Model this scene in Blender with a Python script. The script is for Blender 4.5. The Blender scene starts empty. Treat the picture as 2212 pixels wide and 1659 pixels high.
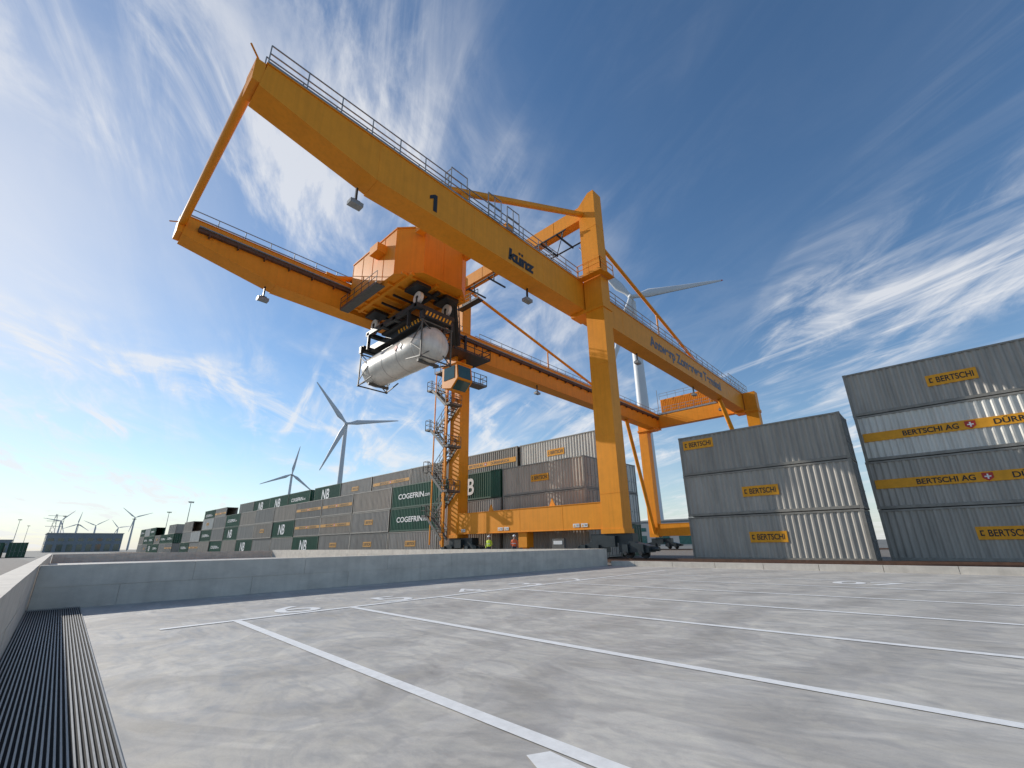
import bpy, math, random
from mathutils import Vector, Matrix
random.seed(7)
S=bpy.context.scene; COL=S.collection
S.view_settings.view_transform='Standard'; S.view_settings.look='None'; S.view_settings.exposure=0
H=1.15
# ---------------------------------------------------------------- materials
MATS={}
def mat(name,col,rough=.5,var=.12,scale=3.0,metal=0.0,stretch=(1,1,1),bump=0.0,bscale=20,spec=.5,rand=0.0,col2=None,coord='Object',streak=0.0):
    if name in MATS: return MATS[name]
    m=bpy.data.materials.new(name); m.use_nodes=True; nt=m.node_tree; N=nt.nodes; L=nt.links
    b=N["Principled BSDF"]; b.inputs["Roughness"].default_value=rough; b.inputs["Metallic"].default_value=metal
    b.inputs["Specular IOR Level"].default_value=spec
    tc=N.new("ShaderNodeTexCoord"); mp=N.new("ShaderNodeMapping"); mp.inputs["Scale"].default_value=stretch
    L.new(tc.outputs[coord],mp.inputs["Vector"])
    nz=N.new("ShaderNodeTexNoise"); nz.inputs["Scale"].default_value=scale; nz.inputs["Detail"].default_value=6; nz.inputs["Roughness"].default_value=.65
    L.new(mp.outputs[0],nz.inputs["Vector"])
    rp=N.new("ShaderNodeValToRGB"); rp.color_ramp.elements[0].position=.3; rp.color_ramp.elements[1].position=.7
    c2=col2 or tuple(c*(1+var) for c in col)
    c1=tuple(c*(1-var) for c in col)
    rp.color_ramp.elements[0].color=(*c1,1); rp.color_ramp.elements[1].color=(*c2,1)
    L.new(nz.outputs["Fac"],rp.inputs["Fac"])
    out=rp.outputs["Color"]
    if streak>0:   # rain / dirt streaks running down the faces
        m2=N.new("ShaderNodeMapping"); m2.inputs["Scale"].default_value=(5,5,.25); L.new(tc.outputs[coord],m2.inputs["Vector"])
        n2=N.new("ShaderNodeTexNoise"); n2.inputs["Scale"].default_value=1.0; n2.inputs["Detail"].default_value=5; L.new(m2.outputs[0],n2.inputs["Vector"])
        r2=N.new("ShaderNodeMapRange"); r2.inputs["From Min"].default_value=.45; r2.inputs["From Max"].default_value=.75; r2.inputs["To Min"].default_value=1; r2.inputs["To Max"].default_value=1-streak
        L.new(n2.outputs["Fac"],r2.inputs["Value"])
        h2=N.new("ShaderNodeHueSaturation"); L.new(r2.outputs[0],h2.inputs["Value"]); L.new(out,h2.inputs["Color"]); out=h2.outputs["Color"]
    if rand>0:
        oi=N.new("ShaderNodeObjectInfo"); mr=N.new("ShaderNodeMapRange"); mr.inputs["To Min"].default_value=1-rand; mr.inputs["To Max"].default_value=1+rand
        L.new(oi.outputs["Random"],mr.inputs["Value"]); L.new(oi.outputs["Random"],nz.inputs["Distortion"])
        hs=N.new("ShaderNodeHueSaturation"); L.new(mr.outputs[0],hs.inputs["Value"]); L.new(out,hs.inputs["Color"]); out=hs.outputs["Color"]
    L.new(out,b.inputs["Base Color"])
    if bump>0:
        n2=N.new("ShaderNodeTexNoise"); n2.inputs["Scale"].default_value=bscale; n2.inputs["Detail"].default_value=4
        L.new(mp.outputs[0],n2.inputs["Vector"]); bp=N.new("ShaderNodeBump"); bp.inputs["Strength"].default_value=bump; bp.inputs["Distance"].default_value=.02
        L.new(n2.outputs["Fac"],bp.inputs["Height"]); L.new(bp.outputs[0],b.inputs["Normal"])
    MATS[name]=m; return m
M_CR=mat("crane_paint",(.86,.315,.018),.5,.07,1.2,streak=.10,spec=.25)
M_CRD=mat("crane_paint_house",(.86,.305,.018),.5,.06,1.0,streak=.10,spec=.25)
M_DK=mat("dark_steel",(.024,.027,.03),.5,.3,2)
M_GN=mat("bogie_paint",(.025,.035,.04),.4,.25,2)
M_GL=mat("galvanised_steel",(.28,.29,.29),.45,.15,6,metal=.3)
M_GD=mat("weathered_steel",(.10,.095,.085),.6,.25,6)
M_WH=mat("white_paint",(.75,.75,.73),.45,.05,3)
M_TW=mat("turbine_paint",(.60,.62,.64),.5,.04,.1)
M_RED=mat("red_paint",(.5,.03,.02),.5,.1,3)
M_BLK=mat("black_lettering",(.012,.012,.014),.5,.1,3)
M_GLT=mat("grey_lettering",(.085,.10,.135),.5,.1,3)
M_YEL=mat("yellow_panel",(.84,.37,.025),.55,.1,4,streak=.12,spec=.3)
M_YEW=mat("faded_yellow_panel",(.60,.31,.07),.6,.12,4,streak=.2,spec=.3)
M_WL=mat("white_lettering",(.8,.8,.78),.5,.05,4)
M_GLS=mat("cab_glass",(.03,.09,.09),.06,.2,1,spec=.8)
M_TK=mat("tank_shell",(.66,.63,.57),.33,.12,1.5,metal=.1,stretch=(1,.5,1),streak=.15)
M_TKR=mat("tank_strap",(.46,.43,.39),.4,.12,1.5)
M_CG=mat("container_grey",(.38,.35,.305),.5,.14,1.1,stretch=(1,1.6,.35),rand=.14,streak=.22)
M_CB=mat("container_frame_grey",(.27,.25,.215),.55,.2,2,rand=.1,streak=.15)
M_CLT=mat("container_light_grey",(.68,.65,.58),.45,.12,1.1,stretch=(1,1.6,.35),streak=.2)
M_CTN=mat("container_tan",(.43,.37,.30),.5,.16,1.1,stretch=(1,1.6,.35),rand=.12,streak=.2)
M_CN=mat("container_green",(.014,.095,.05),.45,.2,1.1,stretch=(1,1.6,.35),rand=.15,streak=.15)
M_CNF=mat("container_frame_green",(.012,.065,.036),.5,.2,2)
M_CW=mat("wall_concrete",(.60,.545,.47),.85,.14,1.6,stretch=(1,1,1.8),bump=.25,bscale=30,streak=.12)
M_RST=mat("rusty_rail",(.12,.06,.035),.7,.3,5)
M_ASP=mat("asphalt_ground",(.16,.155,.14),.9,.22,.15,bump=.2,bscale=6)
M_BAL=mat("yard_gravel",(.18,.16,.14),.95,.3,2.5,bump=.5,bscale=12)
M_LN=mat("line_paint",(.84,.83,.80),.6,.10,9)
M_GRT=mat("grate_steel",(.26,.26,.255),.5,.15,8,metal=.2)
M_GRD=mat("drain_channel",(.03,.03,.03),.9,.2,4)
M_BLD=mat("cladding",(.22,.24,.26),.6,.1,.3)
M_RUB=mat("ropes",(.03,.03,.03),.7,.1,5)
M_ORG=mat("orange_hook",(.7,.12,.03),.5,.1,3)
M_SKIN=mat("skin",(.45,.25,.17),.6,.05,5)
M_HV=mat("hi_vis_yellow",(.65,.8,.05),.7,.1,8)
M_HO=mat("hi_vis_orange",(.85,.16,.05),.7,.1,8)
M_TR=mat("dark_trousers",(.03,.035,.06),.8,.2,8)

def ground_mat():
    m=bpy.data.materials.new("power_floated_concrete"); m.use_nodes=True; nt=m.node_tree;N=nt.nodes;L=nt.links
    b=N["Principled BSDF"]; b.inputs["Specular IOR Level"].default_value=.4
    tc=N.new("ShaderNodeTexCoord")
    mp=N.new("ShaderNodeMapping"); mp.inputs["Rotation"].default_value=(0,0,.6); mp.inputs["Scale"].default_value=(1.0,.55,1)
    L.new(tc.outputs["Object"],mp.inputs[0])
    def noise(sc,det,dis,rg,vec):
        n=N.new("ShaderNodeTexNoise"); n.inputs["Scale"].default_value=sc; n.inputs["Detail"].default_value=det; n.inputs["Distortion"].default_value=dis; n.inputs["Roughness"].default_value=rg
        L.new(vec,n.inputs["Vector"]); return n.outputs["Fac"]
    n1=noise(.38,7,5.0,.5,mp.outputs[0]); n2=noise(1.3,8,4.5,.62,mp.outputs[0]); n3=noise(80,3,0,.5,tc.outputs["Object"]); n4=noise(6,7,3.0,.72,mp.outputs[0])
    wv=N.new("ShaderNodeTexWave"); wv.wave_type='RINGS'; wv.rings_direction='Z'; wv.inputs["Scale"].default_value=.16; wv.inputs["Distortion"].default_value=14; wv.inputs["Detail"].default_value=5; wv.inputs["Detail Scale"].default_value=.6; wv.inputs["Detail Roughness"].default_value=.6
    mw=N.new("ShaderNodeMapping"); mw.inputs["Location"].default_value=(-6,3,0); L.new(tc.outputs["Object"],mw.inputs[0]); L.new(mw.outputs[0],wv.inputs["Vector"])
    def ramp(f,st):
        r=N.new("ShaderNodeValToRGB"); e=r.color_ramp.elements
        e[0].position,e[0].color=st[0][0],(*st[0][1],1); e[1].position,e[1].color=st[-1][0],(*st[-1][1],1)
        for p,c in st[1:-1]:
            k=e.new(p); k.color=(*c,1)
        L.new(f,r.inputs["Fac"]); return r.outputs["Color"]
    def mul(a,c):
        mx=N.new("ShaderNodeMix"); mx.data_type='RGBA'; mx.blend_type='MULTIPLY'; mx.inputs["Factor"].default_value=1
        L.new(a,mx.inputs["A"]); L.new(c,mx.inputs["B"]); return mx.outputs["Result"]
    o=mul(ramp(n1,((.33,(.41,.385,.35)),(.44,(.475,.448,.412)),(.5,(.435,.412,.38)),(.56,(.53,.50,.458)),(.70,(.48,.458,.425)))),ramp(n2,((.34,(.90,.90,.90)),(.47,(.97,.97,.965)),(.52,(1.03,1.025,1.01)),(.66,(1.10,1.09,1.05)))))
    o=mul(o,ramp(n4,((.40,(.95,.95,.95)),(.5,(1,1,1)),(.62,(1.04,1.035,1.02)))))
    o=mul(o,ramp(wv.outputs["Fac"],((.0,(.90,.895,.885)),(.35,(.985,.985,.985)),(.55,(1.0,1.0,1.0)),(.62,(1.10,1.095,1.07)),(1.0,(1.04,1.04,1.03)))))
    r3=N.new("ShaderNodeMapRange"); r3.inputs["To Min"].default_value=.92; r3.inputs["To Max"].default_value=1.08
    L.new(n3,r3.inputs["Value"])
    hs=N.new("ShaderNodeHueSaturation"); L.new(o,hs.inputs["Color"]); L.new(r3.outputs[0],hs.inputs["Value"])
    L.new(hs.outputs["Color"],b.inputs["Base Color"])
    mr=N.new("ShaderNodeMapRange"); mr.inputs["From Min"].default_value=.3; mr.inputs["From Max"].default_value=.7; mr.inputs["To Min"].default_value=.42; mr.inputs["To Max"].default_value=.85
    L.new(n2,mr.inputs["Value"]); L.new(mr.outputs[0],b.inputs["Roughness"])
    bp=N.new("ShaderNodeBump"); bp.inputs["Strength"].default_value=.12; bp.inputs["Distance"].default_value=.01
    L.new(n4,bp.inputs["Height"]); L.new(bp.outputs[0],b.inputs["Normal"])
    return m
M_CON=ground_mat()
# ---------------------------------------------------------------- mesh builder
class B:
    def __init__(s): s.v=[];s.f=[];s.m=[];s.s=[]
    def add(s,vs,fs,mi=0,sm=False):
        o=len(s.v); s.v+= [Vector(p) for p in vs]
        for f in fs: s.f.append([i+o for i in f]); s.m.append(mi); s.s.append(sm)
    def box(s,x0,y0,z0,x1,y1,z1,mi=0):
        v=[(x0,y0,z0),(x1,y0,z0),(x1,y1,z0),(x0,y1,z0),(x0,y0,z1),(x1,y0,z1),(x1,y1,z1),(x0,y1,z1)]
        s.add(v,[(0,3,2,1),(4,5,6,7),(0,1,5,4),(1,2,6,5),(2,3,7,6),(3,0,4,7)],mi)
    def frame(s,p,q,up=(0,0,1)):
        p=Vector(p);q=Vector(q);d=(q-p).normalized();u=Vector(up)
        if abs(d.dot(u))>.98:u=Vector((1,0,0))
        a=d.cross(u).normalized();b=a.cross(d).normalized();return p,q,a,b
    def beam(s,p,q,w,h,mi=0,w2=None,h2=None):
        p,q,a,b=s.frame(p,q); w2=w if w2 is None else w2;h2=h if h2 is None else h2
        v=[p-a*w/2-b*h/2,p+a*w/2-b*h/2,p+a*w/2+b*h/2,p-a*w/2+b*h/2,q-a*w2/2-b*h2/2,q+a*w2/2-b*h2/2,q+a*w2/2+b*h2/2,q-a*w2/2+b*h2/2]
        s.add(v,[(0,1,2,3),(4,7,6,5),(0,4,5,1),(1,5,6,2),(2,6,7,3),(3,7,4,0)],mi)
    def tube(s,p,q,r,n=8,mi=0,r2=None):
        p,q,a,b=s.frame(p,q); r2=r if r2 is None else r2
        v=[];
        for c,rr in((p,r),(q,r2)):
            for i in range(n):
                t=2*math.pi*i/n; v.append(c+a*math.cos(t)*rr+b*math.sin(t)*rr)
        s.add(v,[(i,(i+1)%n,n+(i+1)%n,n+i) for i in range(n)],mi,n>6)
        s.add(v[:n],[list(range(n))],mi); s.add(v[n:],[list(range(n))],mi)
    def lathe(s,p,q,prof,n=24,mi=0):
        p,q,a,b=s.frame(p,q); d=(q-p).normalized(); v=[]
        for t,r in prof:
            c=p+d*t
            for i in range(n):
                an=2*math.pi*i/n; v.append(c+a*math.cos(an)*r+b*math.sin(an)*r)
        f=[]
        for k in range(len(prof)-1):
            for i in range(n): f.append((k*n+i,k*n+(i+1)%n,(k+1)*n+(i+1)%n,(k+1)*n+i))
        s.add(v,f,mi,True)
    def prism(s,poly,axis,a0,a1,mi=0):
        def P(u,w,a):
            return {'x':(a,u,w),'y':(u,a,w),'z':(u,w,a)}[axis]
        n=len(poly); v=[P(u,w,a0) for u,w in poly]+[P(u,w,a1) for u,w in poly]
        s.add(v,[list(range(n)),list(range(2*n-1,n-1,-1))]+[(i,n+i,n+(i+1)%n,(i+1)%n) for i in range(n)],mi)
    def rail(s,pts,h=1.1,sp=1.6,t=.045,mi=0,toe=True):
        for p,q in zip(pts[:-1],pts[1:]):
            p=Vector(p);q=Vector(q);L=(q-p).length
            for z in (h,h*.55): s.beam(p+Vector((0,0,z)),q+Vector((0,0,z)),t,t,mi)
            if toe: s.beam(p+Vector((0,0,.08)),q+Vector((0,0,.08)),.015,.12,mi)
            n=max(1,round(L/sp))
            for i in range(n+1):
                c=p.lerp(q,i/n); s.beam(c,c+Vector((0,0,h)),t,t,mi)
    def mesh(s,name,mats,origin):
        me=bpy.data.meshes.new(name); o=Vector(origin)
        me.from_pydata([tuple(p-o) for p in s.v],[],s.f)
        for m in mats: me.materials.append(m)
        me.polygons.foreach_set("material_index",s.m); me.polygons.foreach_set("use_smooth",s.s)
        me.update()
        import bmesh
        bm=bmesh.new(); bm.from_mesh(me); bmesh.ops.recalc_face_normals(bm,faces=bm.faces); bm.to_mesh(me); bm.free()
        return me
    def obj(s,name,mats,parent=None,origin=None,label=None,cat=None,group=None,kind=None):
        if origin is None:
            xs=[p.x for p in s.v];ys=[p.y for p in s.v];zs=[p.z for p in s.v]
            origin=((min(xs)+max(xs))/2,(min(ys)+max(ys))/2,(min(zs)+max(zs))/2 if parent else min(zs))
        if not isinstance(mats,(list,tuple)): mats=[mats]
        ob=bpy.data.objects.new(name,s.mesh(name,mats,origin)); COL.objects.link(ob)
        wp=Vector(origin)
        if parent: ob.parent=parent; ob.location=wp-Vector(parent["wp"])
        else: ob.location=wp
        ob["wp"]=tuple(wp)
        if label: ob["label"]=label
        if cat: ob["category"]=cat
        if group: ob["group"]=group
        if kind: ob["kind"]=kind
        return ob
def empty(name,loc,label,cat,group=None):
    e=bpy.data.objects.new(name,None); e.empty_display_size=.3; COL.objects.link(e); e.location=loc; e["wp"]=tuple(loc)
    e["label"]=label; e["category"]=cat
    if group:e["group"]=group
    return e
def text_mesh(body,height,width=None,offset=0.0,shear=0.0,spacing=1.0):
    cu=bpy.data.curves.new("t","FONT"); cu.body=body; cu.size=1; cu.offset=offset; cu.shear=shear; cu.space_character=spacing
    cu.align_x='CENTER'; cu.fill_mode='FRONT'
    o=bpy.data.objects.new("t",cu); COL.objects.link(o); bpy.context.view_layer.update()
    me=bpy.data.meshes.new_from_object(o.evaluated_get(bpy.context.evaluated_depsgraph_get()))
    vs=[v.co.copy() for v in me.vertices]; fs=[list(p.vertices) for p in me.polygons]
    bpy.data.objects.remove(o); bpy.data.meshes.remove(me)
    x0=min(v.x for v in vs);x1=max(v.x for v in vs);y0=min(v.y for v in vs);y1=max(v.y for v in vs)
    k=height/(y1-y0); kx=k if width is None else width/(x1-x0)
    return [((v.x-(x0+x1)/2)*kx,(v.y-(y0+y1)/2)*k) for v in vs],fs
def add_text(b,body,height,org,right,up,mi=0,**kw):
    vs,fs=text_mesh(body,height,**kw); org=Vector(org);right=Vector(right);up=Vector(up)
    b.add([org+right*x+up*y for x,y in vs],fs,mi)
MX=((0,-1,0),(0,0,1))
MY=((1,0,0),(0,0,1))

# ---------------------------------------------------------------- ground
def sheet(name,poly,z,m,kind="structure"):
    b=B(); b.add([(x,y,z) for x,y in poly],[list(range(len(poly)))]); return b.obj(name,m,kind=kind,origin=(poly[0][0],poly[0][1],z))
g=sheet("ground",[(-6000,-3000),(6000,-3000),(6000,8000),(-6000,8000)],0,M_ASP)
sheet("yard_ground",[(22.3,-60),(80,-60),(80,260),(22.3,260)],.004,M_BAL)
sheet("parking_pavement",[(-.6,-40),(21.9,-40),(21.9,13.6),(.3,13.6)],.006,M_CON)
sheet("second_bay_pavement",[(.36,13.9),(21.9,13.9),(21.9,62),(2.2,62)],.006,M_CON)
sheet("road",[(-14,-20),(-.9,-20),(1.6,62),(-5,300),(-22,300)],.005,M_BAL)
b=B()
y=-40
while y<13.3:
    b.box(21.9,y+.008,0,22.3,min(y+2,13.4)-.008,.24); y+=2
b.obj("kerb",M_CW,kind="structure")
for i,rx in enumerate((27.8,68.25)):
    b=B(); b.box(rx-.6,-60,.006,rx+.6,240,.07,1); b.box(rx-.04,-60,.07,rx+.04,240,.2,0); b.box(rx-.09,-60,.07,rx+.09,240,.09,0)
    b.obj("crane_rail",[M_RST,M_BAL],kind="structure")
b=B(); b.box(24.9,-60,.006,24.98,240,.14,0); b.box(26.4,-60,.006,26.48,240,.14,0)
y=-20
while y<60:
    b.box(24.5,y,.005,26.9,y+.24,.05,1); y+=.65
b.obj("track",[M_RST,M_BAL],kind="structure")
# ---------------------------------------------------------------- walls
def panel_wall(name,p,q,h,th,label,seg=2.4,courses=2):
    p=Vector((*p,0));q=Vector((*q,0)); d=(q-p).normalized(); n=Vector((-d.y,d.x,0)); L=(q-p).length
    b=B()
    def bx(a,c,t0,t1,z0,z1):
        vs=[p+d*a+n*t0,p+d*c+n*t0,p+d*c+n*t1,p+d*a+n*t1]
        b.add([v+Vector((0,0,z0)) for v in vs]+[v+Vector((0,0,z1)) for v in vs],[(0,3,2,1),(4,5,6,7),(0,1,5,4),(1,2,6,5),(2,3,7,6),(3,0,4,7)])
    bx(.01,L-.01,.015,th-.015,0,h-.02)
    k=max(1,round(L/seg)); s=L/k
    for c in range(courses):
        off=0 if c%2 else s/2
        z0=h*c/courses+(.004 if c else 0); z1=h*(c+1)/courses-(.004 if c<courses-1 else 0)
        a=0; e=s-off if off else s
        while a<L-.01:
            e=min(e,L); j=random.uniform(0,.004); bx(a+.005,e-.005,j,th-j,z0,z1); a=e; e=a+s
    return b.obj(name,M_CW,label=label,cat="wall")
panel_wall("parapet_wall",(.38,13.6),(21.9,13.6),.86,.3,"long low concrete parapet wall along the parking lanes",2.7)
panel_wall("parapet_wall",(-.31,-3.0),(.374,13.9),.87,.24,"low concrete wall beside the drain grating",2.7)
panel_wall("parapet_wall",(.374,13.91),(2.3,62),.87,.24,"low concrete wall running past the second bay",2.7)
panel_wall("parapet_wall",(2.35,62),(21.9,62),.8,.3,"low concrete wall closing the second bay",2.7)
panel_wall("parapet_wall",(21.9,61.9),(21.9,13.95),.86,.3,"low concrete wall between second bay and crane track",2.7)
# grate
b=B()
n=26
def ge(t,y):
    xi=.125+.0405*(y-7.5); xo=.677+.0485*(y-3.62)
    return xi+(xo-xi)*t
b.add([(ge(0,-3),-3,.009),(ge(1,-3),-3,.009),(ge(1,13.58),13.58,.009),(ge(0,13.58),13.58,.009)],[(0,1,2,3)],1)
for i in range(n):
    t0=(i+.2)/n;t1=(i+.58)/n
    vs=[]
    for z in(.01,.035):
        vs+=[(ge(t0,-3),-3,z),(ge(t1,-3),-3,z),(ge(t1,13.57),13.57,z),(ge(t0,13.57),13.57,z)]
    b.add(vs,[(4,5,6,7),(0,1,5,4),(1,2,6,5),(2,3,7,6),(3,0,4,7)],0)
b.obj("drain_grating",[M_GRT,M_GRD],label="dark ribbed steel drain grating beside the low wall",cat="drain grating")
# markings
def line(x0,y0,x1,y1,w=.11,z=.012):
    p=Vector((x0,y0,0));q=Vector((x1,y1,0));d=(q-p).normalized();n=Vector((-d.y,d.x,0))*w/2
    b=B(); b.add([p-n+Vector((0,0,z)),q-n+Vector((0,0,z)),q+n+Vector((0,0,z)),p+n+Vector((0,0,z))],[(0,1,2,3)])
    b.obj("lane_marking",M_LN,kind="structure")
line(1.71,8.88,19.3,9.15,.14,.013)
for x0,x1 in ((2.75,2.38),(4.80,4.66),(7.02,7.15),(9.4,9.72),(11.7,12.3),(14.1,14.9),(16.4,17.3)):
    k=(x1-x0)/9.0
    line(x0,8.87,x1+k*11,-11,.125)
for s_,x in (("6",3.95),("5",6.1),("4",8.4),("3",10.7),("2",13.1)):
    b=B(); add_text(b,s_,1.0,(x,9.55,.012),(1,0,0),(0,1,0),width=.8,offset=0); b.obj("bay_number_marking",M_LN,kind="structure")
b=B(); add_text(b,"07",1.0,(16.2,1.9,.012),(0,-1,0),(1,0,0),width=1.6,offset=.02); b.obj("bay_number_marking",M_LN,kind="structure")
b=B(); b.add([(2.16,1.86,.012),(2.25,2.03,.012),(2.38,1.96,.012),(2.32,1.4,.012),(2.07,1.4,.012),(2.10,1.66,.012),(1.99,1.69,.012)],[(0,1,2,3,4,5,6)]); b.obj("arrow_marking",M_LN,kind="structure")

# ---------------------------------------------------------------- crane
cr=empty("gantry_crane",(27.8,24.7,0),"huge yellow orange gantry crane spanning container rows on rails","crane")
ZT,ZB=21.55,19.05
X0,X1=2.8,70.0
def girder(y0,y1,outer):
    b=B()
    poly=[(X0,ZT),(X0-.15,20.15),(X0+5.7,ZB),(X1,ZB),(X1,ZT)]
    b.prism(poly,'y',y0,y1,0)
    fo=.06
    for x in (8.5,15.2,22.0,33.5,40.5,47.5,54.5,61.5):
        for yy,s_ in ((y0,-1),(y1,1)):
            b.box(x-.03,min(yy,yy+s_*.008),ZB+.02,x+.03,max(yy,yy+s_*.008),ZT-.02)
    b.box(X0-.05,y0-fo,ZT,X1,y1+fo,ZT+.05)
    b.box(X0+5.7,y0-.05,ZB-.035,X1,y1+.05,ZB)
    g=b.obj("girder",M_CR,cr)
    yo=y0-.04 if outer<0 else y1+.04
    yi=y1-.75 if outer<0 else y0+.75
    for pts,toe in (([(X0,yo,ZT+.05),(26.6,yo,ZT+.05)],True),([(29,yo,ZT+.05),(X1,yo,ZT+.05)],True),([(X0,yi,ZT+.05),(26.6,yi,ZT+.05)],False),([(29,yi,ZT+.05),(X1,yi,ZT+.05)],False)):
        r=B(); r.rail(pts,1.1,1.7,.05,toe=toe); r.obj("railing",M_GL,g)
    t=B()
    yr=y1-.25 if outer<0 else y0+.25
    t.box(X0+.2,yr-.05,ZT+.05,X1-.2,yr+.05,ZT+.22)
    t.obj("trolley_rail",M_RST,g)
    return g
gn=girder(17.2,18.6,-1)
gf=girder(31.0,32.4,1)
b=B(); b.box(X0+.6,30.74,20.7,X1-1,30.99,20.95,0); b.box(X0+.6,30.62,20.95,X1-1,30.99,21.02,1)
x=4
while x<69:
    b.box(x,30.66,20.5,x+.08,30.99,20.7,0); x+=1.7
b.obj("cable_tray",[M_RST,M_GL],gf)
b=B(); b.add([(12.0,17.18,19.35),(12.27,17.18,19.35),(12.27,17.18,20.55),(12.08,17.18,20.55),(11.74,17.18,20.28),(11.74,17.18,20.03),(12.0,17.18,20.2)],[(0,1,2,3,4,5,6)]); b.obj("lettering",M_BLK,gn)
b=B(); add_text(b,"kunz",1.0,(19.6,17.18,19.8),*MY,width=2.7,offset=.055,shear=.12)
for dx in (-.22,.06): b.add([(19.5+dx,17.18,20.2),(19.5+dx+.19,17.18,20.2),(19.5+dx+.22,17.18,20.4),(19.5+dx+.03,17.18,20.4)],[(0,1,2,3)])
b.obj("lettering",M_BLK,gn)
b=B(); add_text(b,"Antwerp Zomerweg Terminal",1.55,(48.6,17.18,20.15),*MY,width=19.8,offset=.032); b.obj("lettering",M_GLT,gn)
def leg(ya,yb,peak,x0=27.2,x1=28.4,top=30.15):
    b=B()
    if peak=='near': poly=[(ya,1.9),(yb,1.9),(yb,29.2),(ya+.55,top),(ya,top)]
    else: poly=[(ya,1.9),(yb,1.9),(yb,top),(yb-.55,top),(ya,29.2)]
    b.prism(poly,'x',x0,x1)
    for z in (4.4,8.5,14,23.2,26.5):
        b.box(x0-.012,ya-.012,z,x1+.012,yb+.012,z+.035)
    b.box(x0-.05,ya-.1,1.75,x1+.05,yb+.1,2.05)
    return b.obj("leg",M_CR,cr)
l1=leg(15.5,17.1,'near'); l2=leg(32.5,34.0,'far')
for ya,yb in((15.5,17.1),(32.5,34.0)):
    b=B(); b.box(67.6,ya,1.9,68.9,yb,21.6); b.box(67.5,ya-.1,18.6,69.0,yb+.1,19.0); b.obj("leg",M_CR,cr)
for x0,x1 in((27.1,28.5),(67.4,69.1)):
    b=B(); b.box(x0,15.42,18.72,x1,18.5,19.0); b.obj("girder_seat",M_CR,cr)
    b=B(); b.box(x0,31.1,18.72,x1,34.08,19.0); b.obj("girder_seat",M_CR,cr)
for xa,xb in((27.25,28.35),(67.7,68.8)):
    b=B(); b.box(xa,17.1,2.1,xb,32.5,3.85)
    for y in (20.5,24.8,29): b.box(xa-.008,y-.03,2.12,xa,y+.03,3.83)
    b.box(xa-.04,17.1,2.06,xb+.04,32.5,2.1); b.box(xa-.04,17.1,3.85,xb+.04,32.5,3.89)
    sb=b.obj("sill_beam",M_CR,cr)
    if xa<30:
        for y in (18.3,19.0,26.0,26.7,31.4):
            p=B(); p.box(xa-.035,y,2.25,xa-.022,y+.55,2.5); p.add([(xa-.037,y+.3,2.29),(xa-.037,y+.5,2.29),(xa-.037,y+.4,2.46)],[(0,1,2)],1); p.box(xa-.038,y+.05,2.32,xa-.036,y+.25,2.36,2); p.box(xa-.038,y+.05,2.40,xa-.036,y+.25,2.43,2); p.obj("warning_sign",[M_WH,M_YEL,M_BLK],sb)
        p=B(); p.box(27.4,24.2,.9,28.2,25.1,2.06); p.box(27.6,24.45,.02,28.0,24.85,.9); p.obj("support_post",M_CR,sb)
        p=B(); p.box(26.9,20.2,.35,27.15,21.3,1.5); p.box(26.88,20.35,1.1,26.9,21.15,1.35,1); p.box(26.98,20.3,.02,27.1,20.4,.35); p.box(26.98,21.1,.02,27.1,21.2,.35); p.obj("electrical_cabinet",[M_GD,M_WH],sb)
        for y in (21.4,28.2):
            p=B(); p.prism([(y,3.9),(y+.6,3.9),(y+.3,4.5)],'x',27.6,27.68); p.obj("lifting_lug",M_CR,sb)
b=B(); b.box(27.35,17.1,28.0,28.25,32.5,29.35)
for y in (20,24.8,29.6): b.box(27.335,y,28.02,27.35,y+.08,29.33)
pb=b.obj("portal_beam",M_CR,cr)
b=B()
for y in (19.2,21,22.8): 
    b.beam((26.6,y,27.2),(29.2,y,27.2),.12,.15); b.beam((27.5,y,27.2),(27.5,y,28),.1,.1)
b.beam((26.7,18.2,27.25),(26.7,24,27.25),.1,.1); b.beam((29.1,18.2,27.25),(29.1,24,27.25),.1,.1)
b.beam((26.7,18.4,27.3),(29.1,21,27.3),.06,.06);b.beam((29.1,21,27.3),(26.7,23.6,27.3),.06,.06)
b.obj("service_platform",M_DK,pb)
b=B()
for y in (28,31): 
    b.beam((26.6,y,26.9),(29.2,y,26.9),.12,.15); b.beam((27.5,y,26.9),(27.5,y,28),.1,.1)
b.beam((26.7,27,26.95),(26.7,32,26.95),.1,.1)
b.obj("service_platform",M_DK,pb)
b=B(); b.box(26.4,29.2,24.9,27.15,32.49,25.0); b.rail([(26.4,29.2,25),(26.4,31.6,25)],1.0,1.2,.05); b.obj("leg_platform",M_DK,l2)
b=B(); b.tube((2.55,17.5,21.05),(2.55,31.9,21.05),.22,16); b.box(2.35,17.22,20.3,2.75,18.5,21.54); b.box(2.35,31.1,20.3,2.75,32.3,21.54)
b.beam((2.45,17.3,21.6),(2.0,16.9,21.7),.06,.06);b.beam((2.45,32.1,21.6),(2.0,32.6,21.7),.06,.06)
b.obj("end_tie",M_CR,cr)
b=B(); b.box(68.9,18.6,19.3,70,31.0,21.3); b.obj("end_beam",M_CR,cr)
def stay(p,q,r=.24):
    b=B(); b.tube(p,q,r,12)
    q=Vector(q); b.box(q.x-.5,q.y-.12,ZT+.05,q.x+.5,q.y+.12,q.z+.35)
    b.obj("stay_tube",M_CR,cr)
stay((27.25,16.8,28.3),(12.6,17.9,21.9)); stay((27.25,33.0,28.3),(12.6,31.7,21.9))
stay((28.35,16.8,27.0),(55,17.9,21.8),.17); stay((28.35,33.0,28.4),(53.5,31.7,21.8),.17)
b=B(); b.tube((41.5,17.35,21.6),(41.5,17.35,24.5),.09,8); b.obj("stay_post",M_CR,cr)
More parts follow.
